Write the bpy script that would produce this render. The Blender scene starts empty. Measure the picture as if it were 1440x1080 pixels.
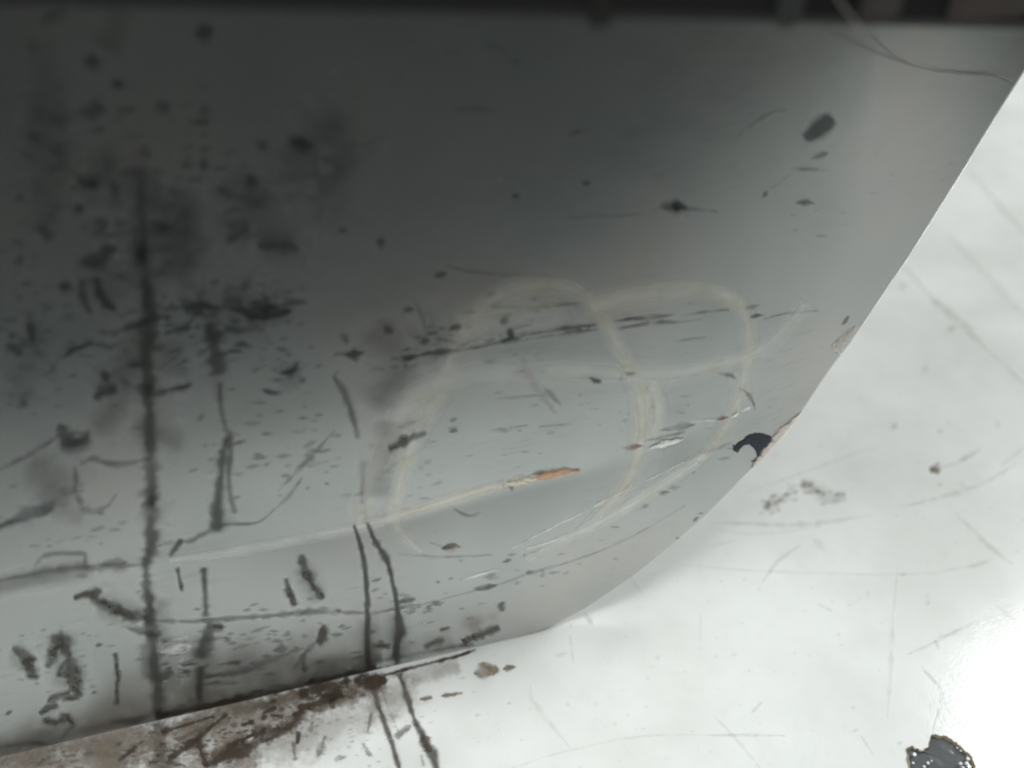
import bpy, bmesh, math, random
from mathutils import Vector, noise
random.seed(7)
scene = bpy.context.scene
COL = scene.collection
R = math.radians

# ---------------------------------------------------------------- camera
H = 0.6                                   # camera height over the floor
PITCH = R(40); LENS = 34.0
FPX = LENS / 36.0 * 1440
cam = bpy.data.objects.new('camera', bpy.data.cameras.new('camera'))
COL.objects.link(cam)
cam.location = (0, 0, H); cam.rotation_euler = (R(90) - PITCH, 0, 0)
cam.data.lens = LENS; cam.data.sensor_width = 36
cam.data.clip_start = 0.02; cam.data.clip_end = 60
cam.data.dof.use_dof = True
cam.data.dof.focus_distance = 0.65
cam.data.dof.aperture_fstop = 2.5
scene.camera = cam

# ---------------------------------------------------------------- light
world = bpy.data.worlds.new('World'); scene.world = world
world.use_nodes = True
bg = world.node_tree.nodes['Background']
bg.inputs['Color'].default_value = (0.86, 1.0, 0.97, 1)
bg.inputs['Strength'].default_value = 0.030

def area(name, loc, target, size, power, color, spread=180):
    l = bpy.data.lights.new(name, 'AREA'); l.shape = 'RECTANGLE'
    l.size, l.size_y = size; l.energy = power; l.color = color; l.spread = R(spread)
    o = bpy.data.objects.new(name, l); COL.objects.link(o); o.location = loc
    o.rotation_euler = (Vector(target) - Vector(loc)).to_track_quat('-Z', 'Y').to_euler()
    return o
area('window_lamp', (2.21, 2.10, 2.90), (0.35, 0.55, 0), (0.40, 0.33), 52, (0.97, 1.0, 0.978))
area('far_floor_fill', (3.0, 1.9, 1.7), (0.8, 1.2, 0), (1.2, 1.2), 128, (0.975, 1.0, 0.98))  # unseen lamp added to brighten the floor at the back right
area('overhead_fill', (-0.2, 0.13, 1.3), (-0.12, 0.40, 0), (0.8, 0.14), 1.25, (0.98, 1.0, 0.985), 60)  # unseen overhead lamp added to light the floor strip before the panel
area('side_fill', (-1.3, 0.02, 0.5), (-0.2, 0.46, 0.0), (0.8, 0.6), 1.5, (0.98, 1.0, 0.985), 40)  # unseen fill added to brighten the lower left of the panel

vs = scene.view_settings
vs.view_transform = 'Standard'; vs.look = 'None'; vs.exposure = 0; vs.gamma = 1; vs.use_curve_mapping = False
scene.cycles.max_bounces = 10
scene.cycles.filter_width = 2.1
scene.cycles.transparent_max_bounces = 48

# ---------------------------------------------------------------- panel space
E = Vector((0.9644, 0.2646, 0.0))         # along the panel, to the right
N = Vector((0.2646, -0.9644, 0.0))        # out of the panel, to the viewer
B0 = Vector((-0.563 * H, 0.552 * H, 0.0)) # where the seam leaves the picture
CAMPOS = Vector((0, 0, H))

def ray(px, py):
    a = (px - 720) / FPX; b = -(py - 540) / FPX
    c, s = math.cos(PITCH), math.sin(PITCH)
    return Vector((a, c + b * s, -s + b * c))

def floor_at(px, py, z=0.0):
    d = ray(px, py); t = (z - H) / d.z
    return CAMPOS + d * t

def sm(a, b, x):
    t = min(1, max(0, (x - a) / (b - a))); return t * t * (3 - 2 * t)

def lerp_list(tab, x):
    if x <= tab[0][0]: return tab[0][1]
    for (a, u), (b, v) in zip(tab, tab[1:]):
        if x <= b:
            t = (x - a) / (b - a); return u + (v - u) * t
    return tab[-1][1]

CREASE = [(-9, 0.12)]
def zc(s): return lerp_list(CREASE, s)

# lean of the sheet (degrees, + = leaning back going up) against height over the style line
LEAN_L = [(-0.30, 4.0), (-0.10, 4.0), (-0.05, 2.5), (-0.025, 2.5), (0.02, 6.5), (0.05, 9.0), (0.07, 10.5), (0.12, 14.0), (0.20, 17.0), (0.45, 17.0)]
LEAN_M = [(-0.30, -3.0), (-0.12, -2.0), (-0.08, 2.0), (-0.04, 10.0), (-0.008, 15.0), (0.004, -4.0), (0.03, 1.0), (0.06, 7.5), (0.10, 12.5), (0.15, 15.0), (0.24, 14.5), (0.45, 13.0)]
LEAN_R = [(-0.30, -1.0), (-0.10, 0.0), (-0.04, 3.0), (-0.008, 4.0), (0.004, -1.0), (0.03, 2.0), (0.07, 5.0), (0.13, 8.5), (0.24, 9.0), (0.45, 6.5)]
NT = 400
def integ(tab):
    out = [0.0]
    for i in range(NT):
        u = -0.35 + 0.9 * (i + 0.5) / NT
        out.append(out[-1] - math.tan(R(lerp_list(tab, u))) * 0.9 / NT)
    return out
INT_L, INT_M, INT_R = integ(LEAN_L), integ(LEAN_M), integ(LEAN_R)
def sample(tab, u):
    x = min(NT - 0.001, max(0, (u + 0.35) / 0.9 * NT)); i = int(x)
    return tab[i] + (tab[i + 1] - tab[i]) * (x - i)

def depth(s, z):
    """how far the sheet stands out of its plane"""
    c = zc(s) if len(CREASE) > 1 else 0.12
    u = z - c
    k = sm(0.13, 0.24, s); q = sm(0.26, 0.58, s)
    prof = lambda v: (1 - k) * sample(INT_L, v) + k * ((1 - q) * sample(INT_M, v) + q * sample(INT_R, v))
    d = prof(u) - prof(-c)
    d += 0.0006 * (1 - k) * math.exp(-(abs(u) / 0.006) ** 2)     # fine ridge on the left
    d -= 0.05 * sm(0.30, 0.70, s) ** 2                           # the right end bends away
    d += 0.0012 * noise.noise(Vector((s * 6, z * 6, 1)))
    return d

edge = None
def rolled(s, z):
    """the rim of the sheet turns under along the rounded edge"""
    if not edge: return 0.0
    e = max(0.0, (s_right(z) - s) * 0.75); out = 0.0
    if e < 0.0035: out += 0.0035 - math.sqrt(max(0, 0.0035 ** 2 - (0.0035 - e) ** 2))
    return min(out, 0.010)

def P(s, z, off=0.0):
    return B0 + E * s + Vector((0, 0, z)) + N * (depth(s, z) + off - rolled(s, z))

def at(px, py):
    """pixel -> (s, z) on the sheet"""
    d = ray(px, py); dep = 0.0
    for _ in range(14):
        t = ((B0 + N * dep - CAMPOS).dot(N)) / d.dot(N)
        p = CAMPOS + d * t
        s = (p - B0).dot(E); z = p.z
        dep = 0.5 * dep + 0.5 * depth(s, z)
    return s, z

_cr = [at(x, y) for x, y in ((-150, 862), (0, 832), (130, 808), (210, 790), (330, 769), (500, 741), (600, 714), (700, 687), (815, 660), (930, 622), (1060, 575), (1150, 530))]
CREASE[:] = [(-9, _cr[0][1])] + _cr + [(9, _cr[-1][1])]

# ---------------------------------------------------------------- materials
def mat(name, color, rough=0.5, spec=0.5, metal=0.0, coat=0.0):
    m = bpy.data.materials.new(name); m.use_nodes = True
    b = m.node_tree.nodes['Principled BSDF']
    b.inputs['Base Color'].default_value = (*color, 1)
    b.inputs['Roughness'].default_value = rough
    b.inputs['Specular IOR Level'].default_value = spec
    b.inputs['Metallic'].default_value = metal
    b.inputs['Coat Weight'].default_value = coat
    return m

def nz(m, scale, detail=4, rough=0.55, vec=None, dist=0.0):
    n = m.node_tree.nodes.new('ShaderNodeTexNoise')
    n.inputs['Scale'].default_value = scale; n.inputs['Detail'].default_value = detail
    n.inputs['Roughness'].default_value = rough; n.inputs['Distortion'].default_value = dist
    if vec: m.node_tree.links.new(vec, n.inputs['Vector'])
    return n.outputs['Fac']

def ramp(m, fac, stops):
    r = m.node_tree.nodes.new('ShaderNodeValToRGB')
    e = r.color_ramp.elements
    while len(e) < len(stops): e.new(0.5)
    for el, (p, c) in zip(e, stops):
        el.position = p; el.color = (*c, 1) if len(c) == 3 else c
    m.node_tree.links.new(fac, r.inputs['Fac'])
    return r.outputs['Color']

def coords(m, scale=(1, 1, 1), rot=(0, 0, 0)):
    t = m.node_tree.nodes.new('ShaderNodeTexCoord'); mp = m.node_tree.nodes.new('ShaderNodeMapping')
    m.node_tree.links.new(t.outputs['Object'], mp.inputs['Vector'])
    mp.inputs['Scale'].default_value = scale; mp.inputs['Rotation'].default_value = rot
    return mp.outputs['Vector']

def bump(m, h, strength, dist=0.001):
    b = m.node_tree.nodes.new('ShaderNodeBump')
    b.inputs['Strength'].default_value = strength; b.inputs['Distance'].default_value = dist
    m.node_tree.links.new(h, b.inputs['Height'])
    m.node_tree.links.new(b.outputs['Normal'], m.node_tree.nodes['Principled BSDF'].inputs['Normal'])

PAINT = mat('grey_gloss_paint', (0.42, 0.435, 0.435), 0.34, 0.5, 0.75, 0.3)
PAINT.node_tree.nodes['Principled BSDF'].inputs['Coat Roughness'].default_value = 0.12
def mnode(m, op, a, b=0.0, clamp=False):
    q = m.node_tree.nodes.new('ShaderNodeMath'); q.operation = op; q.use_clamp = clamp
    for i, x in enumerate((a, b)):
        if isinstance(x, (int, float)): q.inputs[i].default_value = x
        else: m.node_tree.links.new(x, q.inputs[i])
    return q.outputs[0]

def mix(m, fac, a, b):
    q = m.node_tree.nodes.new('ShaderNodeMix'); q.data_type = 'RGBA'
    for i, x in ((0, fac), (6, a), (7, b)):
        if isinstance(x, (int, float)): q.inputs[i].default_value = x
        elif isinstance(x, tuple): q.inputs[i].default_value = (*x, 1)
        else: m.node_tree.links.new(x, q.inputs[i])
    return q.outputs[2]

def paint_wear():
    m = PAINT; L = m.node_tree.links; pb = m.node_tree.nodes['Principled BSDF']
    rot = (0, 0, -0.268)
    v = coords(m, (1, 1, 1), rot)
    tone = ramp(m, nz(m, 9, 3, 0.5, v), [(0.35, (0.455, 0.482, 0.470)), (0.52, (0.51, 0.522, 0.512)), (0.68, (0.535, 0.52, 0.498))])
    # fine rubbed streaks along the sheet, thicker dust in places
    vs1 = coords(m, (60, 60, 700), rot); vs2 = coords(m, (220, 220, 900), rot)
    st = ramp(m, nz(m, 1.0, 4, 0.6, vs1), [(0.56, (0, 0, 0)), (0.74, (1, 1, 1))])
    where = ramp(m, nz(m, 14, 3, 0.6, v), [(0.45, (0, 0, 0)), (0.68, (0.55, 0.55, 0.55))])
    q = m.node_tree.nodes.new('ShaderNodeMix'); q.data_type = 'RGBA'; q.blend_type = 'MULTIPLY'; q.inputs[0].default_value = 1
    L.new(st, q.inputs[6]); L.new(where, q.inputs[7])
    col = mix(m, q.outputs[2], tone, (0.13, 0.13, 0.12))
    sp = ramp(m, nz(m, 1.0, 2, 0.5, vs2), [(0.70, (0, 0, 0)), (0.78, (0.7, 0.7, 0.7))])
    col = mix(m, sp, col, (0.10, 0.10, 0.10))
    L.new(col, pb.inputs['Base Color'])
    r = m.node_tree.nodes.new('ShaderNodeMapRange'); r.inputs['To Min'].default_value = 0.24; r.inputs['To Max'].default_value = 0.285
    L.new(nz(m, 1.0, 4, 0.6, vs1), r.inputs['Value']); L.new(r.outputs['Result'], pb.inputs['Roughness'])
    bump(m, nz(m, 40, 4, 0.5, v), 0.10, 0.0015)
paint_wear()

FLOOR = mat('white_floor_coat', (0.78, 0.80, 0.79), 0.16, 0.5)
def floor_wear():
    m = FLOOR; L = m.node_tree.links; pb = m.node_tree.nodes['Principled BSDF']
    v = coords(m)
    tone = ramp(m, nz(m, 7, 4, 0.6, v), [(0.35, (0.585, 0.595, 0.58)), (0.62, (0.675, 0.692, 0.682))])
    sp = ramp(m, nz(m, 150, 3, 0.55, v), [(0.66, (0, 0, 0)), (0.78, (0.45, 0.45, 0.45))])
    col = mix(m, sp, tone, (0.36, 0.35, 0.31))
    blur = ramp(m, nz(m, 38, 4, 0.6, v, 1.0), [(0.58, (0, 0, 0)), (0.75, (0.16, 0.16, 0.16))])
    col = mix(m, blur, col, (0.45, 0.44, 0.39))
    L.new(col, pb.inputs['Base Color'])
    bump(m, mnode(m, 'ADD', nz(m, 420, 4, 0.6, v), mnode(m, 'MULTIPLY', nz(m, 60, 3, 0.5, v), 0.8)), 0.12, 0.0006)
floor_wear()
EDGE = mat('raw_edge', (0.42, 0.36, 0.30), 0.7, 0.3)
BLACK = mat('black_rubber', (0.012, 0.012, 0.012), 0.7, 0.3)

def link(name, verts, faces, m, parent=None, smooth=True):
    me = bpy.data.meshes.new(name); me.from_pydata([tuple(v) for v in verts], [], faces); me.update()
    o = bpy.data.objects.new(name, me); COL.objects.link(o)
    me.materials.append(m)
    if smooth: me.polygons.foreach_set('use_smooth', [True] * len(me.polygons))
    if parent: o.parent = parent
    return o

def tag(o, label=None, cat=None, group=None, kind=None):
    if label: o['label'] = label
    if cat: o['category'] = cat
    if group: o['group'] = group
    if kind: o['kind'] = kind
    return o

# ---------------------------------------------------------------- floor
fl = link('floor', [(-4, -4, 0), (5, -4, 0), (5, 6, 0), (-4, 6, 0)], [(0, 1, 2, 3)], FLOOR)
tag(fl, 'dirty glossy white floor with fine scratches', None, None, 'structure')

# ---------------------------------------------------------------- the sheet
EDGE_PX = [(667,915),(730,900),(780,880),(830,853),(893,810),(960,755),(1000,720),(1045,674),(1086,632),(1107,611),(1125,587),
           (1180,507),(1205,475),(1244,417),(1283,360),(1365,230),(1440,110),(1487,36),(1522,-20)]
edge = sorted((z, s) for s, z in (at(x, y) for x, y in EDGE_PX))
edge = [(-1, 0.369), (0.0, 0.369)] + [(z, s) for z, s in edge if z > 0.0006]
def s_right(z): return lerp_list(edge, z)
TOP_PX = [(0, 11), (480, 23), (960, 40), (1440, 47)]
top = [at(x, y) for x, y in TOP_PX]
def z_top(s):
    (a, u), (b, v) = top[0], top[-1]
    return u + (v - u) * (s - a) / (b - a) + 0.03
NR, NC = 280, 320
S0 = -0.28
ZT = [0.0]
pv = []; faces = []
for i in range(NR + 1):
    t = (i / NR) ** 1.35
    for j in range(NC + 1):
        w = 1 - (1 - j / NC) ** 1.5
        zt = t * 0.46
        for _ in range(6):
            s = S0 + (s_right(zt) - S0) * w
            zt = t * z_top(s)
        pv.append(P(s, zt))
for i in range(NR):
    for j in range(NC):
        a = i * (NC + 1) + j
        faces.append((a, a + 1, a + NC + 2, a + NC + 1))
root = bpy.data.objects.new('panel', None); COL.objects.link(root); root.location = P(0.2, 0)
tag(root, 'scuffed glossy grey panel with a rounded lower corner standing on white floor', 'panel')
inv = Vector(root.location)
sheet = link('sheet', [v - inv for v in pv], faces, PAINT, root)
sol = sheet.modifiers.new('thickness', 'SOLIDIFY'); sol.thickness = 0.003; sol.offset = -1
# ---------------------------------------------------------------- rail over the sheet
PROUD = 0.07  # overhang shaped so that the rail shades the upper sheet
def rail_front(px, py):
    d = ray(px, py); t = ((B0 + N * PROUD - CAMPOS).dot(N)) / d.dot(N)
    return CAMPOS + d * t
p0, p1 = rail_front(0, 10), rail_front(1440, 45)
dv = (p1 - p0)
rv = []; rf = []
prof = [(0, 0.004), (0.004, 0.0), (0.2, 0.0), (0.2, 0.3), (0, 0.3)]
ends = (-0.35, 1.35)
for e in ends:
    for q, zz in prof:
        rv.append(p0 + dv * e - N * q + Vector((0, 0, zz)))
n = len(prof)
for i in range(n):
    rf.append((i, (i + 1) % n, n + (i + 1) % n, n + i))
rf += [tuple(range(n - 1, -1, -1)), tuple(range(n, 2 * n))]
rail = link('rail', rv, rf, BLACK, None, False)
tag(rail, 'black rail running along the top edge of the grey panel', 'rail')
# ---------------------------------------------------------------- marks: thin films of dirt, paint, scraped coat and painted-in light lying on the sheet or the floor
def film_mat(name, color, soft, rag, scale, rough=0.6, stretch=(0.55, 0.55, 1.25), color2=None, metal=0.0, gain=1.0, broken=0.5):
    m = mat(name, color, rough, 0.3, metal)
    nt = m.node_tree; L = nt.links; pb = nt.nodes['Principled BSDF']
    vec = coords(m, stretch)
    n0 = nz(m, scale * 0.28, 3, 0.5, vec, 0.6); n1 = nz(m, scale, 5, 0.65, vec, 0.4); n2 = nz(m, scale * 4.2, 3, 0.6, vec)
    at_c = nt.nodes.new('ShaderNodeAttribute'); at_c.attribute_name = 'cover'
    at_a = nt.nodes.new('ShaderNodeAttribute'); at_a.attribute_name = 'amount'
    cen = lambda n, k: mnode(m, 'MULTIPLY', mnode(m, 'SUBTRACT', n, 0.5), k)
    x = mnode(m, 'ADD', at_c.outputs['Fac'], mnode(m, 'ADD', cen(n0, rag * 1.5), mnode(m, 'ADD', cen(n1, rag * 1.5), cen(n2, rag * 0.7))))
    mr = nt.nodes.new('ShaderNodeMapRange'); mr.interpolation_type = 'SMOOTHSTEP'
    mr.inputs['From Min'].default_value = 0.5 - soft; mr.inputs['From Max'].default_value = 0.5 + soft
    L.new(x, mr.inputs['Value'])
    fade = mnode(m, 'MULTIPLY', at_c.outputs['Fac'], 4.0, True)
    # thin and thick places along the mark
    mv = nt.nodes.new('ShaderNodeMapRange'); mv.inputs['From Min'].default_value = 0.32; mv.inputs['From Max'].default_value = 0.62
    mv.inputs['To Min'].default_value = 1 - broken
    L.new(nz(m, scale * 0.45, 4, 0.6, vec, 0.5), mv.inputs['Value'])
    al = mnode(m, 'MULTIPLY', mnode(m, 'MULTIPLY', mr.outputs['Result'], at_a.outputs['Fac']), mnode(m, 'MULTIPLY', fade, mv.outputs['Result']))
    al = mnode(m, 'MULTIPLY', al, gain, True)
    L.new(al, pb.inputs['Alpha'])
    c2 = color2 or tuple(c * 1.7 + 0.004 for c in color)
    L.new(ramp(m, n1, [(0.35, color), (0.7, c2)]), pb.inputs['Base Color'])
    return m

K = {
 'scuff':  ('scuff_mark',  film_mat('dark_scuff', (0.022, 0.027, 0.031), 0.42, 1.15, 300, stretch=(0.3, 0.3, 1.7), gain=0.72, broken=0.6)),
 'blot':   ('dark_blot',   film_mat('dark_blot', (0.020, 0.024, 0.027), 0.50, 0.65, 170, gain=0.66, broken=0.5)),
 'streak': ('dirt_mirror_streak', film_mat('dirt_mirror_streak', (0.034, 0.034, 0.030), 0.42, 0.50, 230, stretch=(1, 1, 0.6), gain=0.82, broken=0.45)),
  'oval':   ('dark_blot',   film_mat('slate_blot', (0.035, 0.042, 0.048), 0.30, 0.25, 260, broken=0.25)),
 'crack_mirror':   ('dirt_mirror_streak', film_mat('dark_crack_mirror', (0.042, 0.038, 0.030), 0.38, 0.28, 260, stretch=(1, 1, 0.5), gain=0.95, broken=0.18)),
 'fold_sheen': ('pale_band', film_mat('crease_highlight', (0.86, 0.86, 0.84), 0.50, 0.08, 60, 0.38, metal=0.75, broken=0.15)),
 'line':   ('scratch',     film_mat('dark_scratch', (0.034, 0.037, 0.040), 0.42, 1.1, 380, stretch=(0.35, 0.35, 1.3), gain=0.68, broken=0.85)),
 'navy':   ('paint_chip',  film_mat('bare_chip', (0.022, 0.027, 0.042), 0.07, 0.32, 520, 0.45, gain=1.1, broken=0.2)),
 'dirt':   ('dirt_patch',  film_mat('grey_brown_dirt', (0.090, 0.084, 0.072), 0.32, 0.65, 340, stretch=(1, 1, 1), broken=0.6)),
 'band':  ('pale_band',  film_mat('pale_band', (0.95, 0.85, 0.69), 0.50, 0.08, 60, 0.42, metal=0.75, broken=0.25)),
 'green':  ('pale_band',  film_mat('dull_band', (0.92, 0.91, 0.80), 0.50, 0.12, 50, 0.40, metal=0.75, broken=0.4)),
 'dim':    ('smear_and_shade', film_mat('smear_and_shade', (0.085, 0.078, 0.068), 0.50, 0.5, 110, gain=0.8)),
 'grime':  ('grime_patch', film_mat('brown_grime', (0.036, 0.025, 0.015), 0.40, 0.9, 300, 0.7, gain=1.0)),
 'brown':  ('brown_stain', film_mat('brown_stain', (0.150, 0.124, 0.098), 0.50, 1.1, 150, gain=1.0)),
 'spot':   ('brown_spot',  film_mat('brown_spot', (0.14, 0.108, 0.066), 0.38, 0.95, 300)),
 'faint':  ('scratch',     film_mat('grey_scratch', (0.33, 0.325, 0.295), 0.50, 0.6, 200, stretch=(1, 1, 1), gain=0.62, broken=0.8)),
 'red':    ('red_scrape',  film_mat('red_scrape', (0.34, 0.12, 0.09), 0.38, 0.7, 400, gain=0.8)),
 'orange': ('orange_scrape', film_mat('orange_scrape', (0.80, 0.40, 0.17), 0.34, 0.7, 420, 0.5, (0.5, 0.5, 1.3), (0.80, 0.60, 0.40), 0.5, broken=0.35)),
 'tan':    ('tan_scrape',  film_mat('tan_scrape', (0.80, 0.67, 0.54), 0.40, 0.9, 380, 0.5, metal=0.6)),
 'white':  ('white_scrape', film_mat('white_scrape', (0.97, 0.97, 0.94), 0.26, 0.75, 420, 0.4, metal=0.5, broken=0.2)),
 'raw':    ('edge_chip',   film_mat('raw_edge_chip', (0.90, 0.80, 0.70), 0.16, 0.5, 420, 0.6, broken=0.2)),
 'haze':   ('pale_scratch', film_mat('pale_scratch', (0.95, 0.96, 0.95), 0.46, 0.7, 260, 0.45, metal=0.7)),
}
floor_z = [0.0]
lift = [0]
SMOOTH = {'fold_sheen', 'oval', 'band', 'green', 'dim', 'brown', 'navy', 'raw'}
TAPERED = {'scuff', 'blot', 'line', 'spot', 'faint', 'red', 'orange', 'tan', 'white', 'haze'}
def spline(pts):
    out = []
    n = len(pts)
    for i in range(n - 1):
        a = pts[max(0, i - 1)]; b = pts[i]; c = pts[i + 1]; d = pts[min(n - 1, i + 2)]
        ln = math.hypot(c[0] - b[0], c[1] - b[1])
        k = max(2, int(ln / 5))
        for q in range(k):
            t = q / k
            out.append(tuple(0.5 * (2 * b[j] + (c[j] - a[j]) * t + (2 * a[j] - 5 * b[j] + 4 * c[j] - d[j]) * t * t + (3 * b[j] - a[j] - 3 * c[j] + d[j]) * t ** 3) for j in range(3)))
    out.append(pts[-1])
    return out

AMT = {'scuff': 0.92, 'faint': 0.8}
def mark(kind, surf, pts, amount, height=0.0, label=None, taper=1.0):
    name, m = K[kind]
    if len(pts) == 1:
        x, y, w = pts[0]; pts = [(x - w * 0.8, y, w * 0.8), (x, y, w), (x + w * 0.8, y, w * 0.8)]
    line = spline(pts)
    dist = [0.0]
    for a, b in zip(line, line[1:]): dist.append(dist[-1] + math.hypot(b[0] - a[0], b[1] - a[1]))
    tot = dist[-1] or 1
    sd = lift[0] * 3.17
    shaped = []
    for (x, y, w), q in zip(line, dist):
        t = q / tot
        f = 1.0
        if kind in TAPERED:
                lo, pw = (0.45, 0.35) if kind in ('scuff', 'blot', 'dirt', 'spot') else (0.16, 0.55)
                f *= max(lo, math.sin(math.pi * min(1, max(0, 0.04 + 0.92 * t))) ** pw)
        if kind not in SMOOTH:
            f *= 1 + 0.55 * noise.noise(Vector((q * 0.11, sd, 0))) + 0.35 * noise.noise(Vector((q * 0.31, sd, 5)))
            j = w * 0.45
            j = 0 if kind == 'streak' and w < 4 else j
            x += j * noise.noise(Vector((q * 0.07, sd, 9))); y += j * noise.noise(Vector((q * 0.07, sd, 13)))
        shaped.append((x, y, w * f))
    line = shaped
    # extend a little past both ends so that they can fade
    rows = []
    def add(x, y, w, tx, ty, c): rows.append((x, y, max(0.7, w), tx, ty, c))
    for i, (x, y, w) in enumerate(line):
        a = line[max(0, i - 1)]; b = line[min(len(line) - 1, i + 1)]
        tx, ty = b[0] - a[0], b[1] - a[1]; l = math.hypot(tx, ty) or 1
        tx /= l; ty /= l
        if i == 0:
            e = max(3.0, w * taper)
            add(x - tx * e, y - ty * e, w, tx, ty, 0.0); add(x - tx * e * .5, y - ty * e * .5, w, tx, ty, 0.5)
        add(x, y, w, tx, ty, 1.0)
        if i == len(line) - 1:
            e = max(3.0, w * taper)
            add(x + tx * e * .5, y + ty * e * .5, w, tx, ty, 0.5); add(x + tx * e, y + ty * e, w, tx, ty, 0.0)
    KC = 6
    lift[0] += 1
    base = 0.00022 + 0.0000045 * (lift[0] % 60)
    vs_, cov = [], []
    for x, y, w, tx, ty, c in rows:
        for j in range(KC + 1):
            v = -1 + 2 * j / KC
            px, py = x - ty * v * 2 * w, y + tx * v * 2 * w
            cv = max(0.0, 1 - math.hypot(v, 1 - c))
            if surf == 'p':
                s, z = at(px, py)
                z = max(z, 0.0006)
                s = min(s, s_right(z) - 0.0004)
                vs_.append(P(s, z, base + height * cv) - inv)
            else:
                p = floor_at(px, py)
                vs_.append(Vector((p.x, p.y, base + height * cv)))
            cov.append(cv)
    fs = []
    for i in range(len(rows) - 1):
        for j in range(KC):
            a = i * (KC + 1) + j
            fs.append((a, a + 1, a + KC + 2, a + KC + 1))
    o = link(name, vs_, fs, m, root if surf == 'p' else fl)
    me = o.data
    for nm, vals in (('cover', cov), ('amount', [amount] * len(cov))):
        at_ = me.attributes.new(nm, 'FLOAT', 'POINT'); at_.data.foreach_set('value', vals)
    if label: o['label'] = label
    return o

def cluster(kind, surf, spots, amount, label=None, stretch=1.6):
    """one broken patch: many flecks joined into one part"""
    objs = []
    for x, y, w in spots:
        L_ = w * random.uniform(0.8, stretch); sl = random.uniform(-0.05, 0.35)
        objs.append(mark(kind, surf, [(x - L_, y + sl * L_, w * 0.7), (x, y, w), (x + L_, y - sl * L_, w * 0.7)], amount))
    vs_, fs, cov = [], [], []
    for o in objs:
        n = len(vs_); me = o.data
        vs_ += [v.co.copy() for v in me.vertices]; fs += [tuple(i + n for i in f.vertices) for f in me.polygons]
        cov += [d.value for d in me.attributes['cover'].data]
    for o in objs:
        me = o.data; bpy.data.objects.remove(o); bpy.data.meshes.remove(me)
    o = link(K[kind][0], vs_, fs, K[kind][1], root if surf == 'p' else fl)
    for nm, vals in (('cover', cov), ('amount', [amount] * len(cov))):
        o.data.attributes.new(nm, 'FLOAT', 'POINT').data.foreach_set('value', vals)
    if label: o['label'] = label
    o['kind'] = 'stuff'
    return o

def flecks(path, n, r0, r1, spread):
    line = spline(path); out = []
    for _ in range(n):
        x, y, w = line[random.randrange(len(line))]
        out.append((x + random.gauss(0, 1) * w * spread, y + random.gauss(0, 1) * w * spread * 0.7, random.uniform(r0, r1)))
    return out

def T(kind, surf, amount, *strokes):
    for s in strokes: mark(kind, surf, s, amount)

# -- pale looping bands
T('band', 'p', 0.40,
  [(592,776,3),(572,757,6),(556,735,8),(560,690,9),(572,645,10),(590,600,10),(614,560,11),(628,520,11),(640,480,11),(662,448,12),(690,424,12),(725,408,13),(765,401,13),(800,405,12),(832,424,10),(852,452,10),(868,484,10),(884,515,9)],
  [(888,522,10),(900,560,10),(903,600,10),(897,640,10),(880,680,9),(850,715,7),(815,745,3)],
  [(1015,415,7),(1040,430,9),(1052,462,9),(1050,510,9),(1041,555,9),(1022,598,8),(996,632,6),(968,660,3)])
T('band', 'p', 0.24,
  [(508,738,5),(514,700,9),(526,655,11),(544,615,12),(570,580,12),(604,552,10)],
  [(912,535,6),(926,565,8),(927,600,8),(918,640,6)], [(655,470,10),(690,440,11),(740,420,12)], [(885,510,5),(905,545,6),(912,590,5)])
T('band', 'p', 0.42, [(835,432,12),(870,420,13),(920,411,13),(970,405,12),(1010,410,11),(1040,428,10)])
T('green', 'p', 0.42,
  [(505,735,11),(520,680,14),(545,620,18),(580,560,20),(640,530,18),(720,523,18),(800,522,16),(870,525,14)],
  [(835,428,12),(880,420,12),(940,412,11),(1000,410,9),(1030,420,8)],
  [(880,522,12),(940,525,11),(1000,515,9),(1060,495,8),(1100,465,8),(1130,430,9)],
  [(915,540,9),(925,570,8),(918,610,7)],
  [(640,475,26),(700,455,24),(780,435,22)],
  [(990,640,5),(930,680,7),(860,725,6),(790,760,5),(740,785,3)],
  [(870,720,5),(920,690,4),(980,650,4)])
T('dim', 'p', 0.34, [(250,280,18),(252,330,24),(250,380,20)], [(140,600,16),(165,560,18),(185,510,16),(196,470,12)],
  [(235,490,16),(242,520,16)], [(200,250,10),(198,330,10),(203,400,12)], [(50,660,20),(90,690,26)],
  [(150,60,14),(170,20,10)], [(395,340,22)], [(530,470,24),(560,520,26),(530,560,22)], [(200,600,18),(250,625,14)],
  [(545,600,14),(540,640,16),(528,690,16)])
T('dim', 'p', 0.28, [(-10,1056,9),(100,1032,9),(225,1006,8),(400,970,5),(520,946,4)])  # contact shade painted along the foot of the sheet
T('dim', 'p', 0.3, [(240,1004,6),(330,986,6),(420,966,5)])  # more painted contact shade by the seam

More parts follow.
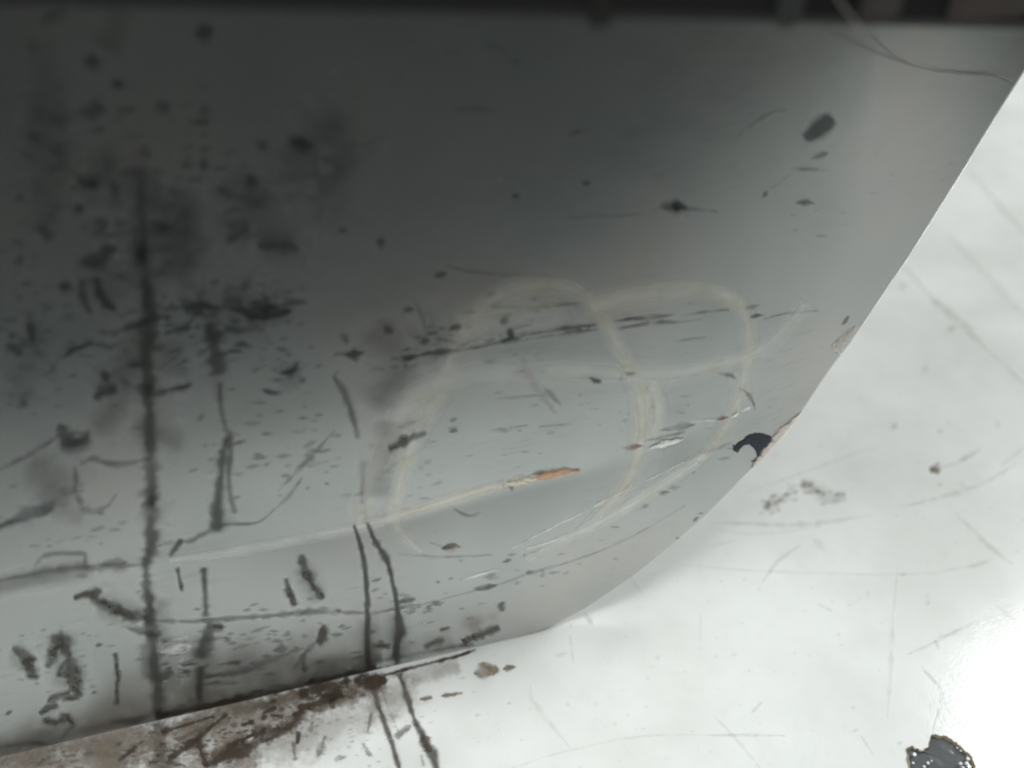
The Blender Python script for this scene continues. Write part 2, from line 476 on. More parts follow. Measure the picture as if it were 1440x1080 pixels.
T('blot', 'p', 0.13, [(470,170,40),(440,230,44),(470,300,36)])
T('blot', 'p', 0.22, [(60,60,18),(70,200,22),(60,330,18)], [(200,220,16),(205,330,20),(215,430,18)], [(130,240,26),(180,255,24)], [(150,370,24),(150,430,18)],
  [(280,425,30),(350,440,28),(400,435,14)], [(240,280,26),(250,350,28),(262,400,18)], [(140,545,26),(190,500,20)], [(210,540,22),(212,620,16)], [(30,560,22),(50,470,22)], [(330,250,26),(350,330,30)],
  [(300,500,16),(306,560,10)], [(90,610,20),(110,640,16)], [(395,520,16),(420,540,14)], [(590,480,30),(640,470,20)], [(60,690,14),(110,730,14)], [(218,700,16),(215,770,14)],
  [(310,640,10),(312,740,12)])
T('dim', 'p', 0.32, [(120,800,12),(60,810,12),(0,825,10)], [(150,850,16),(190,865,12)], [(220,850,12),(225,950,14)], [(285,900,14),(282,980,12)], [(85,900,18),(100,960,16)], [(30,925,12)], [(430,800,14),(445,840,10)], [(520,880,10),(520,940,8)], [(558,870,10),(560,930,10)])
# -- tall dark streaks on the sheet, partly painted reflections of floor cracks
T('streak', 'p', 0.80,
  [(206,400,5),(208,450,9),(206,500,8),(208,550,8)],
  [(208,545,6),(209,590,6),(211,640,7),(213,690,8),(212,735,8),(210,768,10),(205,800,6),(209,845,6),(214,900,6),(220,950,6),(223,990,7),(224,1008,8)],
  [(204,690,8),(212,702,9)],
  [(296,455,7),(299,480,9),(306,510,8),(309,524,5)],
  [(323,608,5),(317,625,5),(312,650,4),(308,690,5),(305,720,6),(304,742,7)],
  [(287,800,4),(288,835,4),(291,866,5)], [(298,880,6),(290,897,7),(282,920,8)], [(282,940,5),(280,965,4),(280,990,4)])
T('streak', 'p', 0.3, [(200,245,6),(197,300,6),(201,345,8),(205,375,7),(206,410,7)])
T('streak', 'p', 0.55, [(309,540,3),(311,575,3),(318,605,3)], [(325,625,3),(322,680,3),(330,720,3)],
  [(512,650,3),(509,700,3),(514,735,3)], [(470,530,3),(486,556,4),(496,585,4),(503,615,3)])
T('streak', 'f', 0.80, [(224,1018,9),(223,1035,9),(227,1060,11),(232,1095,11)])
T('faint', 'f', 0.7, [(534,962,1.5),(548,1000,1.6),(560,1028,1.6)])
mark('spot', 'f', [(594,1036,5),(600,1048,8),(604,1056,6)], 0.9)

T('crack_mirror', 'p', 0.72, [(498,738,1.8),(507,768,2.4),(514,808,2.8),(517,860,3),(516,900,3.4),(518,946,4)],  # floor cracks mirrored in the gloss, painted on the sheet
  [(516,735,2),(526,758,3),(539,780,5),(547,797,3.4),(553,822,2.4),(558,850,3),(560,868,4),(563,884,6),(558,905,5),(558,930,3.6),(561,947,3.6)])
T('crack_mirror', 'f', 0.80, [(520,955,4.4),(531,990,3.4),(545,1028,3.4),(555,1058,3.4),(565,1092,3.4)], [(562,949,3.6),(572,980,3.6),(585,1015,4.2),(598,1045,5.4),(610,1064,6),(618,1094,4.4)])
# -- long scratches and dirt lines across the sheet
T('line', 'p', 0.72,
  [(213,872,3),(250,873,3),(300,872,3),(350,868,2.5),(400,864,2.5),(440,861,4),(462,860,3),(515,862,2),(560,855,3),(588,851,2)],
  [(172,881,2),(190,886,3),(210,891,4)],
  [(0,816,2.5),(40,809,3),(60,804,5),(90,801,4),(150,797,4),(200,794,3)], [(50,796,3),(58,784,3),(80,779,3),(105,778,3),(120,780,3),(118,796,4)],
  [(142,795,4),(160,792,6),(178,790,3)],
  [(222,768,4),(245,762,3),(268,760,3),(282,752,3),(300,744,5),(315,737,3),(345,737,1.6),(366,733,1.6),(388,714,1.4)],
  [(105,655,4),(107,690,4),(115,712,5),(130,720,3.5),(150,712,2),(163,696,1.6)], [(113,652,5),(130,645,4),(147,650,3),(168,653,3),(188,650,3),(210,645,2.4)],
  [(0,660,4),(30,645,3),(60,626,3),(85,611,3)],
  [(285,953,3),(310,948,3),(335,944,3.5),(365,934,3.5),(396,923,3.5),(407,919,2)], [(288,962,3),(310,961,2.5),(335,960,1.6)],
  [(415,938,2),(428,920,2.4),(440,906,2.4),(452,896,4)],
  [(384,914,4),(402,913,4)],
  [(0,1051,2),(30,1046,2),(48,1044,2.5),(70,1047,1.6),(84,1039,2.4),(95,1028,4),(104,1018,4)],
  [(155,1015,2.5),(185,1013,4.5),(212,1007,4)], [(282,996,4),(312,991,4),(350,984,3.5),(388,976,5),(408,968,4)],
  [(392,690,1.5),(430,650,2.4),(450,628,1.8),(470,606,1.5)], [(380,722,1.4),(404,700,1.8),(425,672,1.4)])
T('line', 'p', 0.85,
  [(572,505,2),(598,498,3),(622,494,4.5),(645,492,2),(690,484,1.4),(718,477,3),(735,478,2)],
  [(728,474,1.6),(760,467,2),(790,462,3.4),(820,458,3.4),(838,456,3)], [(740,477,1.5),(780,471,2),(806,467,2.6),(842,463,1.8)],
  [(866,451,1.4),(890,448,2),(918,446,2.6),(945,443,1.8)], [(870,461,1.8),(900,457,1.8),(930,453,2),(960,452,1.4),(985,449,1.2)],
  [(958,443,1.2),(1000,438,1.2),(1024,435,1)], [(1048,434,2),(1066,430,1.8)], [(1056,446,2.2),(1074,443,1.8)],
  [(1010,525,2.6),(1026,527,3.2),(1033,532,2.6)], [(1040,546,2),(1050,552,2.4),(1058,562,2.4),(1061,574,1.6)])
T('line', 'p', 0.5, [(690,432,1),(760,431,1.2),(792,428,2),(812,427,1.6)], [(630,374,2),(655,381,2.6),(700,385,1),(770,386,.9)],
  [(925,293,.9),(962,294,2),(1008,297,.9)], [(1115,237,1.6),(1160,239,1.6)], [(1038,190,1.4),(1080,160,1.2),(1104,154,1.4)],
  [(985,636,1.4),(1006,631,2.2),(1026,623,1.2)], [(640,716,1.4),(658,725,1.8),(672,722,3)], [(605,763,1.4),(625,769,1.6)],
  [(560,779,1.2),(600,782,1.6),(640,783,1),(690,780,.9)], [(590,851,1),(640,838,1.4),(700,822,1.1),(745,806,1.6),(800,790,.9),(860,768,.8),(920,737,.8),(962,711,.8)],
  [(765,545,2),(776,556,3),(788,569,2)], [(1085,265,1.2),(1110,247,1.2)], [(1075,448,1),(1110,440,1),(1150,437,1)], [(560,600,3),(600,585,3)],
  [(640,152,1.2),(690,155,1.4)], [(900,300,1),(860,304,.9),(800,306,.9)], [(120,329,1.6),(150,331,2),(182,328,1.6)], [(950,480,1),(990,474,1)],
  [(520,680,1.6),(560,650,1.6)], [(690,605,1),(740,598,1)], [(700,560,1),(760,556,1.2)], [(760,600,1),(800,596,1)])

# -- scuffs
T('scuff', 'p', 0.88,
  [(85,598,6),(92,612,9),(103,622,10),(116,619,9),(126,606,5)], [(0,742,7),(30,728,7),(58,716,8),(78,706,6)],
  [(138,545,7),(148,549,10),(162,546,7)], [(145,522,4),(150,535,6)], [(132,560,5),(142,556,6)],
  [(215,554,4),(238,550,4),(256,546,4),(268,541,3)], [(345,442,7),(365,443,9),(390,440,8),(406,438,4)], [(352,426,4),(378,420,3.4)],
  [(255,431,4),(275,429,5),(300,432,3),(312,433,2)], [(270,441,4),(288,440,4)], [(318,460,4),(335,465,4.5),(350,466,3.5)],
  [(330,485,2.6),(347,482,2.6)], [(322,492,2.4),(340,495,2.4)], [(395,525,2),(410,521,4),(418,510,4)], [(424,530,4),(428,537,3)],
  [(370,548,2),(385,554,3),(394,553,2.4)], [(115,370,6),(130,368,9),(147,372,7)], [(136,390,4),(139,410,5),(150,428,6),(162,438,4)],
  [(115,395,4),(117,420,4),(128,440,4)], [(84,403,6),(99,406,6)], [(140,466,4),(160,468,3.4),(190,458,4),(215,448,4),(238,446,3)],
  [(90,502,2),(105,490,3.4),(130,482,3)], [(232,470,3),(250,463,4.5),(268,459,5)], [(400,420,1.8),(415,421,1.8)],
  [(480,471,6),(489,480,6)], [(487,501,4),(499,499,5),(510,496,3)], [(638,459,5),(648,458,5)], [(592,481,3),(602,478,3.4)], [(703,452,5),(714,453,6)],
  [(716,462,5),(719,474,5)], [(566,505,3),(586,500,3)], [(568,437,4),(580,434,4)], [(942,290,3),(951,291,5),(962,290,3)],
  [(1120,285,2.6),(1132,284,4),(1144,286,2)], [(828,530,3),(843,536,4)], [(880,524,4),(892,524,4)], [(634,592,2),(642,588,2.4)], [(634,607,2.4),(642,605,2.4)],
  [(197,350,7),(202,368,8)], [(30,557,4),(36,570,5)], [(70,526,3),(76,518,4)], [(668,828,2),(686,826,3.4),(697,823,2)], [(708,790,2),(717,788,2)],
  [(740,805,1.4),(748,804,2)], [(562,846,2.6),(582,842,4)], [(524,817,2),(534,814,2.6)], [(136,908,3),(143,907,2)], [(10,1004,2.4),(15,1001,2.4)], [(130,974,1.4),(134,973,1.4)])
T('blot', 'p', 0.72,
  [(60,27,5),(90,18,5)], [(118,85,6),(140,87,7)], [(160,117,6),(172,117,6)], [(115,155,7),(132,154,8),(150,155,4)], [(165,156,3),(190,154,3)], [(222,150,8),(236,152,8)],
  [(278,44,9),(294,40,9)], [(170,244,5),(186,243,7),(200,238,8)], [(198,214,4),(212,218,4)], [(112,258,7),(132,258,8)], [(256,233,5),(270,233,6)], [(282,232,7),(291,231,6)],
  [(104,296,4),(116,290,5)], [(54,324,4),(64,320,5)], [(62,331,4),(72,332,4)], [(135,313,8),(150,314,7)], [(163,312,4),(178,315,4)], [(408,198,7),(428,203,9),(440,206,5)],
  [(350,246,6),(356,260,7)], [(306,265,5),(318,266,4)], [(24,276,5),(32,282,6)], [(360,200,4),(374,208,4)], [(142,356,8),(160,350,7)], [(195,350,6),(204,348,6)],
  [(362,346,7),(390,342,8),(418,350,8)], [(435,276,4),(444,280,4)], [(40,196,4),(56,192,4)], [(275,172,3),(292,172,3)], [(30,360,4),(24,372,5)], [(320,340,4),(350,322,5)],
  [(540,461,5),(552,466,5)], [(612,388,4),(626,385,4)], [(820,258,4),(828,258,3)], [(1142,223,3),(1152,219,4),(1164,216,3)],
  [(40,446,5),(46,480,5)], [(535,340,6)], [(478,326,4),(486,324,4)], [(725,276,4)], [(46,55,5),(44,80,5)], [(1074,276,2.4),(1078,270,2.4)], [(1186,455,3),(1192,446,3)],
  [(10,485,5),(30,496,5)], [(285,585,3),(278,590,3)])
T('dirt', 'p', 0.85,
  [(128,840,4),(142,847,7),(162,856,7),(186,866,5),(208,869,4)], [(105,841,3),(128,834,5),(142,831,4)],
  [(18,912,3),(30,917,7),(39,932,8),(47,946,7),(52,953,4)], [(68,938,5),(76,912,8),(86,897,9),(94,912,8)], [(95,915,8),(100,938,9),(104,958,10),(107,972,8)],
  [(70,986,4),(86,976,5),(102,982,4),(114,974,3)], [(58,1004,4),(68,996,5),(80,992,4)], [(62,1012,4),(78,1016,4),(94,1010,5),(104,1020,4)],
  [(82,950,3),(88,935,4)], [(162,920,3),(165,950,3),(164,990,2.4)],
  [(403,815,4),(406,832,5),(415,850,3)], [(424,782,4),(431,808,6),(443,826,6),(453,840,3)], [(455,880,3),(454,893,6),(450,905,4)], [(426,922,3),(427,945,3)],
  [(652,902,4),(664,897,5),(682,890,5),(700,883,3)], [(598,910,2.6),(622,899,3)], [(704,850,4),(706,858,4)], [(524,909,3),(546,908,3.4)], [(620,886,2),(632,883,2)],
  [(548,630,4),(572,619,5),(598,608,3.4)], [(255,760,3),(240,780,2.4)], [(250,800,2),(256,830,2.4)], [(340,985,2),(390,974,3)], [(300,880,3),(312,882,4)])
T('dim', 'p', 0.55, [(250,905,3),(235,912,3)], [(240,945,5),(232,952,4)], [(205,910,8),(210,950,8)], [(222,890,4)])

mark('oval', 'p', [(1134,193,7),(1146,185,10),(1158,176,11),(1168,169,9)], 0.62, 0, 'slanted oval slate smudge')
mark('oval', 'p', [(930,289,3),(951,291,8),(966,292,3)], 0.3)
# -- scrapes along the style line, and its highlight painted in
T('band', 'p', 0.5, [(540,730,3),(600,713,5),(650,697,5.5),(712,680,4)])
T('fold_sheen', 'p', 0.42, [(240,787,3),(300,779,4),(350,771,5),(420,758,5),(500,741,5),(560,727,5)])  # sheen of the fold, painted as a pale film
T('haze', 'p', 0.5, [(970,594,1.6),(1005,591,2.6)], [(850,725,1.6),(800,752,2),(740,772,2)], [(720,770,1.6),(880,690,1.6),(960,650,1.6)],
  [(700,800,1.4),(650,815,1.4)])
T('haze', 'p', 0.7, [(228,916,6),(248,911,9),(268,908,6)], [(226,903,1.6),(262,896,1.8)])
mark('tan', 'p', [(700,684,3),(730,676,4.5),(762,669,4)], 0.85, 0.0005)
mark('orange', 'p', [(748,672,3),(775,666,4),(797,663,4),(815,661,4.5)], 0.95, 0.0007, 'orange scrape baring a coat under the paint')
mark('red', 'p', [(809,663,3),(813,659,3)], 0.9)
T('scuff', 'p', 0.75, [(748,670,2.4),(756,666,3.4),(766,664,3)], [(716,678,2.4),(720,688,2.4)], [(775,664,1.6)])
T('red', 'p', 0.75, [(876,630,3),(888,629,3.6),(902,627,3)], [(1010,590,3),(1024,586,3.4)])
mark('white', 'p', [(914,629,2.4),(930,624,3.4),(946,620,3.4),(960,616,2.4)], 1.0, 0.0010, 'white sliver scraped bare beside the style line')
mark('white', 'p', [(1030,585,3.4),(1036,582,3.4)], 1.0, 0.0008)
T('haze', 'p', 0.6, [(1042,578,2.6),(1056,572,2.6)])
T('red', 'p', 0.18, [(735,500,5),(740,522,6),(756,546,4),(768,564,4),(780,580,4)])
T('spot', 'p', 0.8, [(622,771,3),(636,769,4),(648,769,2)])
T('line', 'p', 0.6, [(905,620,2),(935,614,2),(962,608,1.6)], [(930,605,3),(975,597,3)])
# -- chips at the rounded edge
NAVY = [(1029,630),(1033,624),(1031,633),(1036,637),(1040,632),(1045,626),(1052,624),(1058,628),(1063,635),(1066,642),(1061,647),(1055,649),(1062,648),(1070,643),(1076,636),(1082,628),(1089,617),(1083,613),(1075,610),(1066,609),(1057,610),(1049,614),(1043,620),(1036,624)]
nv = []
for i, (x, y) in enumerate(NAVY):
    x2, y2 = NAVY[(i + 1) % len(NAVY)]
    for t in (0, 0.25, 0.5, 0.75):
        g = 0.7
        s_, z_ = at(x + (x2 - x) * t + random.uniform(-g, g), y + (y2 - y) * t + random.uniform(-g, g))
        nv.append(P(min(s_, s_right(z_) - 0.0003), z_, 0.0005) - inv)
NAVYM = mat('bare_blue_primer', (0.022, 0.028, 0.045), 0.55, 0.35)
NAVYM.node_tree.links.new(ramp(NAVYM, nz(NAVYM, 700, 4, 0.6, coords(NAVYM)), [(0.35, (0.014, 0.018, 0.030)), (0.72, (0.060, 0.070, 0.095))]), NAVYM.node_tree.nodes['Principled BSDF'].inputs['Base Color'])
from mathutils.geometry import tessellate_polygon as tess_
tri = tess_([nv]); 
chip = link('paint_chip', nv, [tuple(t) for t in tri], NAVYM, root, False)
bmc = bmesh.new(); bmc.from_mesh(chip.data); bmesh.ops.recalc_face_normals(bmc, faces=bmc.faces)
if sum((f.normal.dot(N)) * f.calc_area() for f in bmc.faces) < 0: bmesh.ops.reverse_faces(bmc, faces=bmc.faces)
bmc.to_mesh(chip.data); bmc.free()
chip['label'] = 'dark blue chip with a hooked end at the rounded edge'
mark('raw', 'p', [(1128,582,2.4),(1115,595,5),(1100,610,6.5),(1085,628,6),(1070,645,4.5),(1060,658,2.6)], 1.0, 0.0005, 'beige bare strip where the paint has broken off the edge')
mark('raw', 'p', [(1180,496,2.4),(1176,489,3),(1183,481,5),(1194,471,5),(1203,460,2.6)], 0.55, 0.0004)
T('haze', 'p', 0.6, [(1174,494,1.4),(1172,486,1.8),(1178,480,1.6)])
T('scuff', 'p', 0.9, [(1060,657,1.6),(1064,652,1.4)], [(976,732,1.6),(980,728,1.4)], [(953,757,1.2),(956,760,1.2)], [(986,722,1.2)])

# -- dirt and scratches on the floor
T('brown', 'f', 0.74, [(215,1048,26),(300,1028,25),(380,1006,20),(450,986,15),(540,962,9)], [(-20,1088,22),(60,1078,22),(140,1066,20),(225,1050,16)])
T('brown', 'f', 0.6, [(150,1100,24),(260,1085,26),(360,1078,20)])
T('brown', 'f', 0.42, [(330,1065,18),(420,1040,26),(500,1005,22),(580,965,16)], [(570,960,10),(640,938,9)])
T('brown', 'p', 0.32, [(120,1030,9),(230,1006,9),(330,984,9),(430,964,8),(540,942,6),(640,920,3)])
T('grime', 'p', 0.6, [(222,1008,5),(300,992,4),(400,972,5),(470,957,5),(540,942,3)], [(440,962,8),(500,950,6)])
T('brown', 'f', 0.66, [(-20,1074,16),(100,1049,14),(220,1026,14),(330,1000,12),(450,972,10),(540,954,6)])
T('grime', 'f', 0.92, [(424,976,5),(446,973,11),(468,968,13),(488,957,6)], [(420,996,4),(450,988,4),(480,978,4)], [(500,957,6),(522,956,9),(542,958,7)],
  [(290,1078,7),(320,1063,7),(350,1050,7),(378,1036,7),(402,1025,6),(416,1014,6),(418,1003,6)], [(238,1066,3),(265,1049,4),(286,1031,3),(318,1006,3)],
  [(279,1040,4),(284,1062,5),(293,1074,6)], [(168,1068,3),(192,1051,3)], [(370,1003,2),(388,996,2.4)], [(540,950,2.4),(585,938,2.6),(640,924,2),(668,914,1.4)], [(320,1050,2.4),(360,1032,2)],
  [(228,1030,4),(262,1020,2),(300,1008,2)], [(420,1030,3),(418,1045,2)], [(340,1020,2),(355,1015,2.4)])
T('spot', 'f', 0.85, [(668,948,7),(684,944,8),(700,943,6)], [(708,941,3),(724,938,2.6)], [(592,984,3),(606,981,3.4)], [(622,979,3),(644,975,3)], [(648,975,1.8)])
T('dirt', 'f', 0.55, [(558,1036,4),(568,1028,4),(576,1021,3)], [(448,1062,4),(452,1050,5),(457,1036,2.4)], [(517,1030,2),(522,1005,2)], [(415,1068,3),(413,1045,2)], [(472,1070,3),(480,1064,3)],
  [(592,1062,2),(595,1076,3)], [(512,1048,2),(520,1062,3)], [(440,1015,3),(436,1028,2)])
T('faint', 'f', 0.62, [(1300,408,2.4),(1330,437,5),(1358,461,5),(1384,489,4)], [(1332,465,4),(1344,460,5)])
T('faint', 'f', 0.40, [(1268,372,3),(1300,408,2.4)], [(1384,489,2),(1430,530,2),(1460,560,2)], [(1362,240,3),(1390,272,3),(1420,305,3),(1460,350,3)], [(1264,403,5),(1276,401,5)],
  [(1254,604,5),(1260,596,5)], [(1322,607,4)], [(1403,597,4)], [(1424,655,2.4),(1392,675,3),(1340,695,3),(1268,713,2)], [(998,735,1.6),(1060,737,2),(1100,738,3),(1160,735,3),(1224,725,2)],
  [(1378,632,3),(1352,648,2.4),(1322,658,2)], [(1344,724,3),(1370,748,3),(1400,776,3),(1422,792,2.4)], [(1126,766,2),(1094,790,2.6),(1072,818,2.6)], [(1270,808,4)],
  [(1278,920,1.8),(1330,895,2.6),(1366,878,3)], [(1314,900,2),(1320,912,3)], [(996,1034,1.6),(1050,1034,2),(1102,1035,1.4)], [(1296,938,3),(1320,965,1.6),(1324,982,1.6),(1312,1030,1.6)],
  [(822,862,2.6),(833,879,3)], [(1058,1002,2),(1071,988,1.8)], [(1212,1037,1.6),(1228,1062,1.6)], [(1408,655,2),(1440,630,2)], [(1220,836,3)], [(1305,848,4)], [(1408,940,4)], [(1200,995,3)], [(1360,800,3),(1390,790,2)])
T('faint', 'f', 0.24, [(1330,330,5),(1370,370,5),(1440,445,5)], [(1050,692,1.6),(1130,665,1.6),(1224,630,1.6)], [(958,794,1.4),(1060,803,1.4),(1250,808,1.4),(1330,803,2.6),(1395,786,2.6)],
  [(1004,1008,2),(1030,1034,2),(1072,1084,2)], [(1144,758,6),(1160,775,3)], [(1262,800,1.6),(1256,870,1.6),(1252,950,3),(1248,1010,1.6)], [(720,1080,1.6),(800,1056,1.6),(900,1036,1.6),(990,1034,1.4)],
  [(888,814,2.4),(904,838,1.8)], [(802,895,2),(806,930,2)], [(745,965,3),(752,990,4),(800,1050,2)], [(925,925,4)], [(780,922,4),(796,920,3)], [(985,865,1.6),(985,900,1.6)], [(1035,760,2),(1000,770,1.6)],
  [(1010,745,1.4),(1060,752,1.4),(1150,742,1.4)], [(1090,640,3)], [(1210,560,4)], [(1300,520,5)], [(1400,850,3),(1430,875,2)], [(1170,860,2),(1150,850,2)])
cluster('spot', 'f', flecks([(1076,718,6),(1092,704,6),(1106,698,5),(1128,682,5),(1148,687,7),(1166,700,7),(1184,698,5)], 70, 1.0, 2.8, 1.1), 0.26, 'speckled brown stain beside the rounded corner')
cluster('spot', 'f', flecks([(1312,661,4),(1319,657,4)], 12, 1.6, 3.4, 0.8), 0.5)
T('brown', 'f', 0.20, [(1080,714,7),(1096,702,7),(1110,697,5)], [(1128,680,6),(1148,688,8),(1166,700,7),(1186,697,5)])
T('faint', 'f', 0.5, [(1318,680,4),(1324,682,4)], [(1360,640,2),(1350,650,2)])

for path, n, amt in (([(560,700,30),(600,640,34),(640,600,30)], 16, 0.3), ([(700,640,40),(800,590,40),(880,590,30)], 22, 0.22), ([(640,830,30),(740,800,30),(860,760,26)], 26, 0.38),
                     ([(560,500,24),(640,470,20)], 26, 0.6), ([(250,440,30),(330,440,40),(400,430,26)], 34, 0.55), ([(60,300,40),(110,260,40),(180,200,40)], 30, 0.5),
                     ([(60,420,40),(60,560,40)], 22, 0.45), ([(300,920,50),(420,900,40)], 34, 0.55), ([(60,960,40),(140,900,50)], 30, 0.45), ([(230,930,14),(280,940,14)], 22, 0.6),
                     ([(560,840,30),(620,870,30)], 26, 0.5), ([(900,560,40),(980,560,30)], 10, 0.2), ([(940,700,30),(1020,640,24)], 9, 0.3), ([(420,600,40),(460,680,40)], 26, 0.4),
                     ([(620,520,40),(760,510,40)], 14, 0.22), ([(1140,300,40),(1220,300,40)], 8, 0.2)):
    cluster('scuff', 'p', flecks(path, n, 0.8, 2.2, 0.9), amt, None, 4.0)
for path, n, amt in (([(440,1040,40),(520,1040,30)], 40, 0.6), ([(600,1000,50),(700,1000,50)], 18, 0.3), ([(1000,850,120),(1250,900,120)], 24, 0.22), ([(1250,600,80),(1380,700,60)], 24, 0.22), ([(800,1000,80),(950,980,80)], 16, 0.22)):
    cluster('faint', 'f', flecks(path, n, 1.0, 2.6, 0.9), amt)
cluster('grime', 'f', flecks([(300,1040,16),(400,1005,14),(500,965,8)], 90, 0.9, 2.6, 1.0), 0.7)

for path, n, amt in (([(90,150,60),(160,300,60),(140,420,50)], 60, 0.6), ([(250,160,60),(300,300,70)], 46, 0.55), ([(260,430,26),(340,440,34),(400,435,20)], 50, 0.75), ([(330,480,40),(420,520,40)], 40, 0.6),
                     ([(150,470,50),(250,520,40)], 46, 0.6), ([(40,350,30),(40,560,30)], 34, 0.5), ([(330,640,50),(440,640,40)], 34, 0.5), ([(60,690,40),(160,760,40)], 30, 0.45), ([(640,480,50),(760,465,30)], 34, 0.4),
                     ([(250,890,40),(380,900,40),(500,890,30)], 50, 0.55), ([(430,60,90),(700,120,90)], 16, 0.3)):
    cluster('scuff', 'p', flecks(path, n, 0.9, 2.3, 0.9), amt, None, 5.0)
cluster('grime', 'p', flecks([(230,1004,7),(330,984,7),(430,964,7),(540,940,5)], 70, 0.8, 2.2, 0.9), 0.7, None, 3.0)

T('grime', 'f', 0.85, [(300,1060,4),(340,1040,5),(380,1022,4)], [(330,1002,4),(380,988,5),(430,976,6)], [(250,1040,3),(300,1016,3)], [(440,1000,5),(470,984,6),(500,972,4)], [(236,1072,4),(262,1078,3)], [(120,1062,3),(160,1050,2)])
cluster('grime', 'f', flecks([(60,1070,10),(160,1055,10),(250,1050,14)], 60, 0.8, 2.2, 1.0), 0.6, None, 3.0)
# ---------------------------------------------------------------- break in the floor coat, right front
from mathutils.geometry import tessellate_polygon
HOLE_PX = [(1274,1054),(1282,1049),(1291,1053),(1299,1056),(1306,1050),(1308,1040),(1311,1033),(1320,1035),(1331,1036),(1340,1043),(1351,1050),(1358,1058),(1366,1065),(1371,1078),(1366,1094),(1352,1106),(1328,1110),(1302,1105),(1284,1094),(1277,1074)]
ring = []
for i, (x, y) in enumerate(HOLE_PX):
    x2, y2 = HOLE_PX[(i + 1) % len(HOLE_PX)]
    for t in (0.0, 0.33, 0.66):
        j = 0.0 if t == 0 else 1.6
        ring.append(floor_at(x + (x2 - x) * t + random.uniform(-j, j), y + (y2 - y) * t + random.uniform(-j, j)))
outer = [Vector((-4, -4, 0)), Vector((5, -4, 0)), Vector((5, 6, 0)), Vector((-4, 6, 0))]
fl.data.clear_geometry()
allv = outer + ring
tris = tessellate_polygon([outer, ring])
nr = len(ring); low = [v + Vector((0, 0, -0.0016)) for v in ring]
faces_ = [tuple(t) for t in tris] + [(4 + i, 4 + (i + 1) % nr, 4 + nr + (i + 1) % nr, 4 + nr + i) for i in range(nr)]
fl.data.from_pydata([tuple(v) for v in allv + low], [], faces_); fl.data.update()
bmf = bmesh.new(); bmf.from_mesh(fl.data); bmesh.ops.recalc_face_normals(bmf, faces=bmf.faces)
if sum(f.normal.z * f.calc_area() for f in bmf.faces) < 0: bmesh.ops.reverse_faces(bmf, faces=bmf.faces)
bmf.to_mesh(fl.data); bmf.free()
UNDER = mat('dark_wet_base', (0.10, 0.105, 0.11), 0.07, 0.6)
bump(UNDER, nz(UNDER, 55, 2, 0.4, coords(UNDER)), 0.30, 0.003)
cen = sum(ring, Vector()) / nr
bt = link('bare_base', [cen + Vector((0, 0, -0.0015))] + [cen + (v - cen) * 1.05 + Vector((0, 0, -0.0015)) for v in ring], [(0, 1 + i, 1 + (i + 1) % nr) for i in range(nr)], UNDER, fl, False)
bt['label'] = 'dark glossy base showing through the broken white coat'
RIM = mat('broken_coat_rim', (0.20, 0.17, 0.105), 0.6, 0.3)
rm = [v for i in range(nr) for v in (ring[i] + (ring[i] - cen) * 0.02 + Vector((0, 0, 0.0003)), ring[i] + Vector((0, 0, 0.0003)), cen + (ring[i] - cen) * random.uniform(0.86, 0.97) + Vector((0, 0, -0.0011)))]
rfc = []
for i in range(nr):
    a, b = 3 * i, 3 * ((i + 1) % nr)
    rfc += [(a, b, b + 1, a + 1), (a + 1, b + 1, b + 2, a + 2)]
link('coat_rim', rm, rfc, RIM, fl)['label'] = 'brown broken rim round the bare patch'
FLAKE = mat('white_flake', (0.78, 0.79, 0.77), 0.4, 0.4)
def pebble(name, c, r, m, parent, flat=0.6):
    bm = bmesh.new(); bmesh.ops.create_icosphere(bm, subdivisions=1, radius=r)
    for v in bm.verts:
        v.co *= 1 + random.uniform(-0.3, 0.3); v.co.z *= flat
    me = bpy.data.meshes.new(name); bm.to_mesh(me); bm.free()
    o = bpy.data.objects.new(name, me); COL.objects.link(o); me.materials.append(m)
    o.location = c; o.rotation_euler = (random.uniform(-.4, .4), random.uniform(-.4, .4), random.uniform(0, 6)); o.parent = parent
    return o
for x, y, r in ((1286,1061,2.6),(1284,1073,2),(1361,1067,2.6),(1360,1074,2.8),(1351,1074,2.4),(1346,1052,1.3),(1351,1056,1.4),(1305,1073,2.4),(1300,1078,2),(1355,1080,2.2),(1310,1070,1.4)):
    pebble('coat_flake', floor_at(x, y) + Vector((0, 0, 0.0001)), r * 0.00048, FLAKE, fl)

# ---------------------------------------------------------------- thin wire hanging over the rail and down the sheet
WIRE = mat('grey_wire', (0.27, 0.265, 0.25), 0.6, 0.3)
def on_rail(px, py, off):
    d = ray(px, py); t = ((B0 + N * (PROUD + off) - CAMPOS).dot(N)) / d.dot(N)
    return CAMPOS + d * t
def near_sheet(px, py, off):
    d = ray(px, py); dep = 0.0
    for _ in range(20):
        t = ((B0 + N * dep - CAMPOS).dot(N)) / d.dot(N); p = CAMPOS + d * t
        dep = 0.5 * dep + 0.5 * (depth((p - B0).dot(E), p.z) + off)
    return p
wp = [on_rail(1150,-50,0.004), on_rail(1172,-12,0.004), on_rail(1190,14,0.004), on_rail(1204,31,0.004),
      near_sheet(1222,48,0.030), near_sheet(1245,68,0.018), near_sheet(1275,86,0.008), near_sheet(1310,98,0.004), near_sheet(1360,104,0.003), near_sheet(1405,108,0.002), near_sheet(1424,116,0.002)]
cu = bpy.data.curves.new('wire', 'CURVE'); cu.dimensions = '3D'; cu.bevel_depth = 0.00055; cu.bevel_resolution = 2; cu.resolution_u = 8
sp = cu.splines.new('BEZIER'); sp.bezier_points.add(len(wp) - 1)
for q, p in zip(sp.bezier_points, wp): q.co = p; q.handle_left_type = q.handle_right_type = 'AUTO'
cu.materials.append(WIRE)
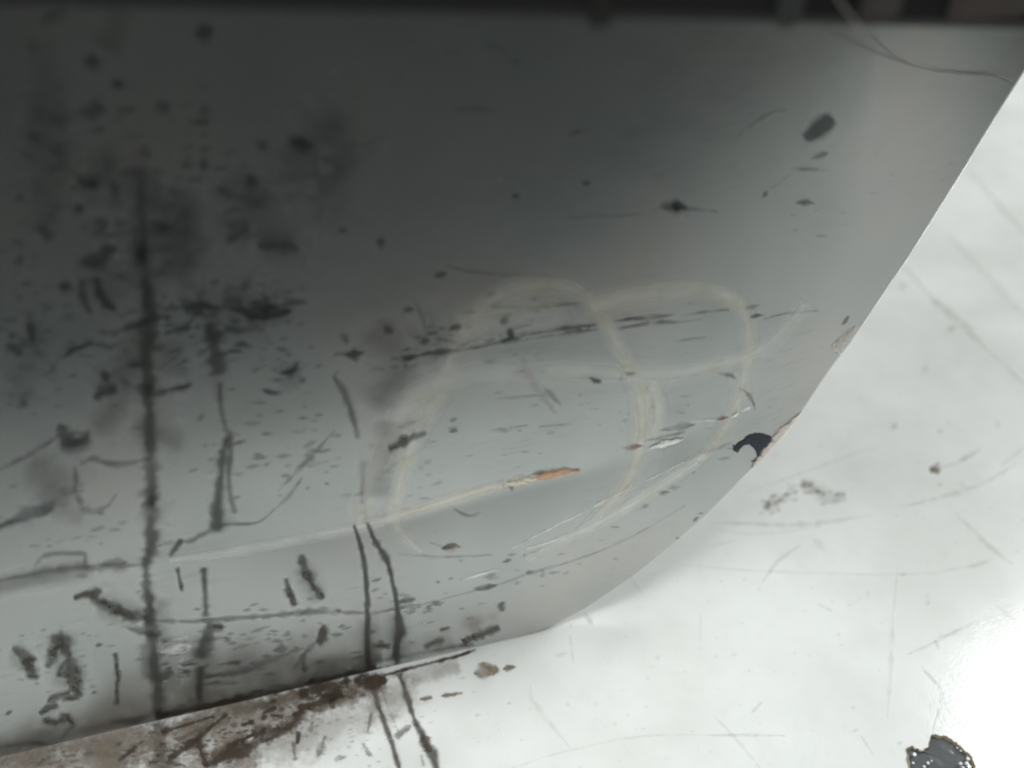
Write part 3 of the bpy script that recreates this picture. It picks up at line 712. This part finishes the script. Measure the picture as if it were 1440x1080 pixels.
tmp = bpy.data.objects.new('tmp', cu); COL.objects.link(tmp)
me = bpy.data.meshes.new_from_object(tmp.evaluated_get(bpy.context.evaluated_depsgraph_get())); bpy.data.objects.remove(tmp)
wire = bpy.data.objects.new('wire', me); COL.objects.link(wire)
tag(wire, 'thin grey wire hanging over the black rail onto the grey panel', 'wire')
# ---------------------------------------------------------------- pieces on the rail
def knob(name, px, py, size, color, label):
    c = on_rail(px, py, 0.0)
    bm = bmesh.new(); bmesh.ops.create_cube(bm, size=1)
    bmesh.ops.scale(bm, vec=size, verts=bm.verts)
    bmesh.ops.bevel(bm, geom=bm.edges, offset=min(size) * 0.3, segments=3, affect='EDGES')
    me = bpy.data.meshes.new(name); bm.to_mesh(me); bm.free()
    o = bpy.data.objects.new(name, me); COL.objects.link(o)
    me.materials.append(mat(name + '_surface', color, 0.6, 0.3)); o.parent = rail
    o.location = c; o.rotation_euler = (0, 0, math.atan2(E.y, E.x)); o['label'] = label
knob('clip', 846, -14, (0.009, 0.003, 0.026), (0.022, 0.020, 0.018), 'narrow dull brown clip')
knob('bracket', 1112, -2, (0.011, 0.008, 0.020), (0.05, 0.05, 0.052), 'dull grey bracket')
knob('bracket', 1240, -4, (0.018, 0.008, 0.018), (0.075, 0.067, 0.062), 'grey brown bracket')
knob('bracket', 1395, -2, (0.040, 0.009, 0.017), (0.085, 0.070, 0.064), 'wide brown bracket')
# ---------------------------------------------------------------- crumbs of grime lying along the seam
cv, cf = [], []
GR = mat('crumb_grime', (0.050, 0.035, 0.022), 0.9, 0.2)
for path, n, r0, r1, sp_ in (([(300,1068,8),(360,1046,8),(418,1012,8)], 160, 0.4, 1.2, 0.8), ([(420,980,8),(470,966,12),(545,956,7)], 200, 0.4, 1.3, 0.8), ([(222,1028,8),(230,1085,10)], 90, 0.4, 1.1, 0.8),
                             ([(240,1062,8),(300,1024,10),(400,1002,10)], 160, 0.4, 1.2, 1.2), ([(560,944,2),(660,916,2)], 60, 0.4, 1.1, 0.9)):
    for x, y, r in flecks(path, n, r0, r1, sp_):
        p = floor_at(x, y); q = r * 0.00046
        if (p - B0).dot(N) < 0.001: continue
        k = len(cv); h = random.uniform(0.5, 1.0)
        for dx, dy, dz in ((1, 0, .15), (0, 1, .1), (-1, 0, .15), (0, -1, .1), (.2, .1, h)):
            cv.append((p.x + dx * q * random.uniform(.6, 1.5), p.y + dy * q * random.uniform(.6, 1.3), 0.0003 + dz * q))
        cf += [(k, k + 1, k + 4), (k + 1, k + 2, k + 4), (k + 2, k + 3, k + 4), (k + 3, k, k + 4)]
crumbs = link('grime', cv, cf, GR, None, False)
tag(crumbs, 'brown black crumbs of grime gathered along the seam under the grey panel', 'grime', None, 'stuff')
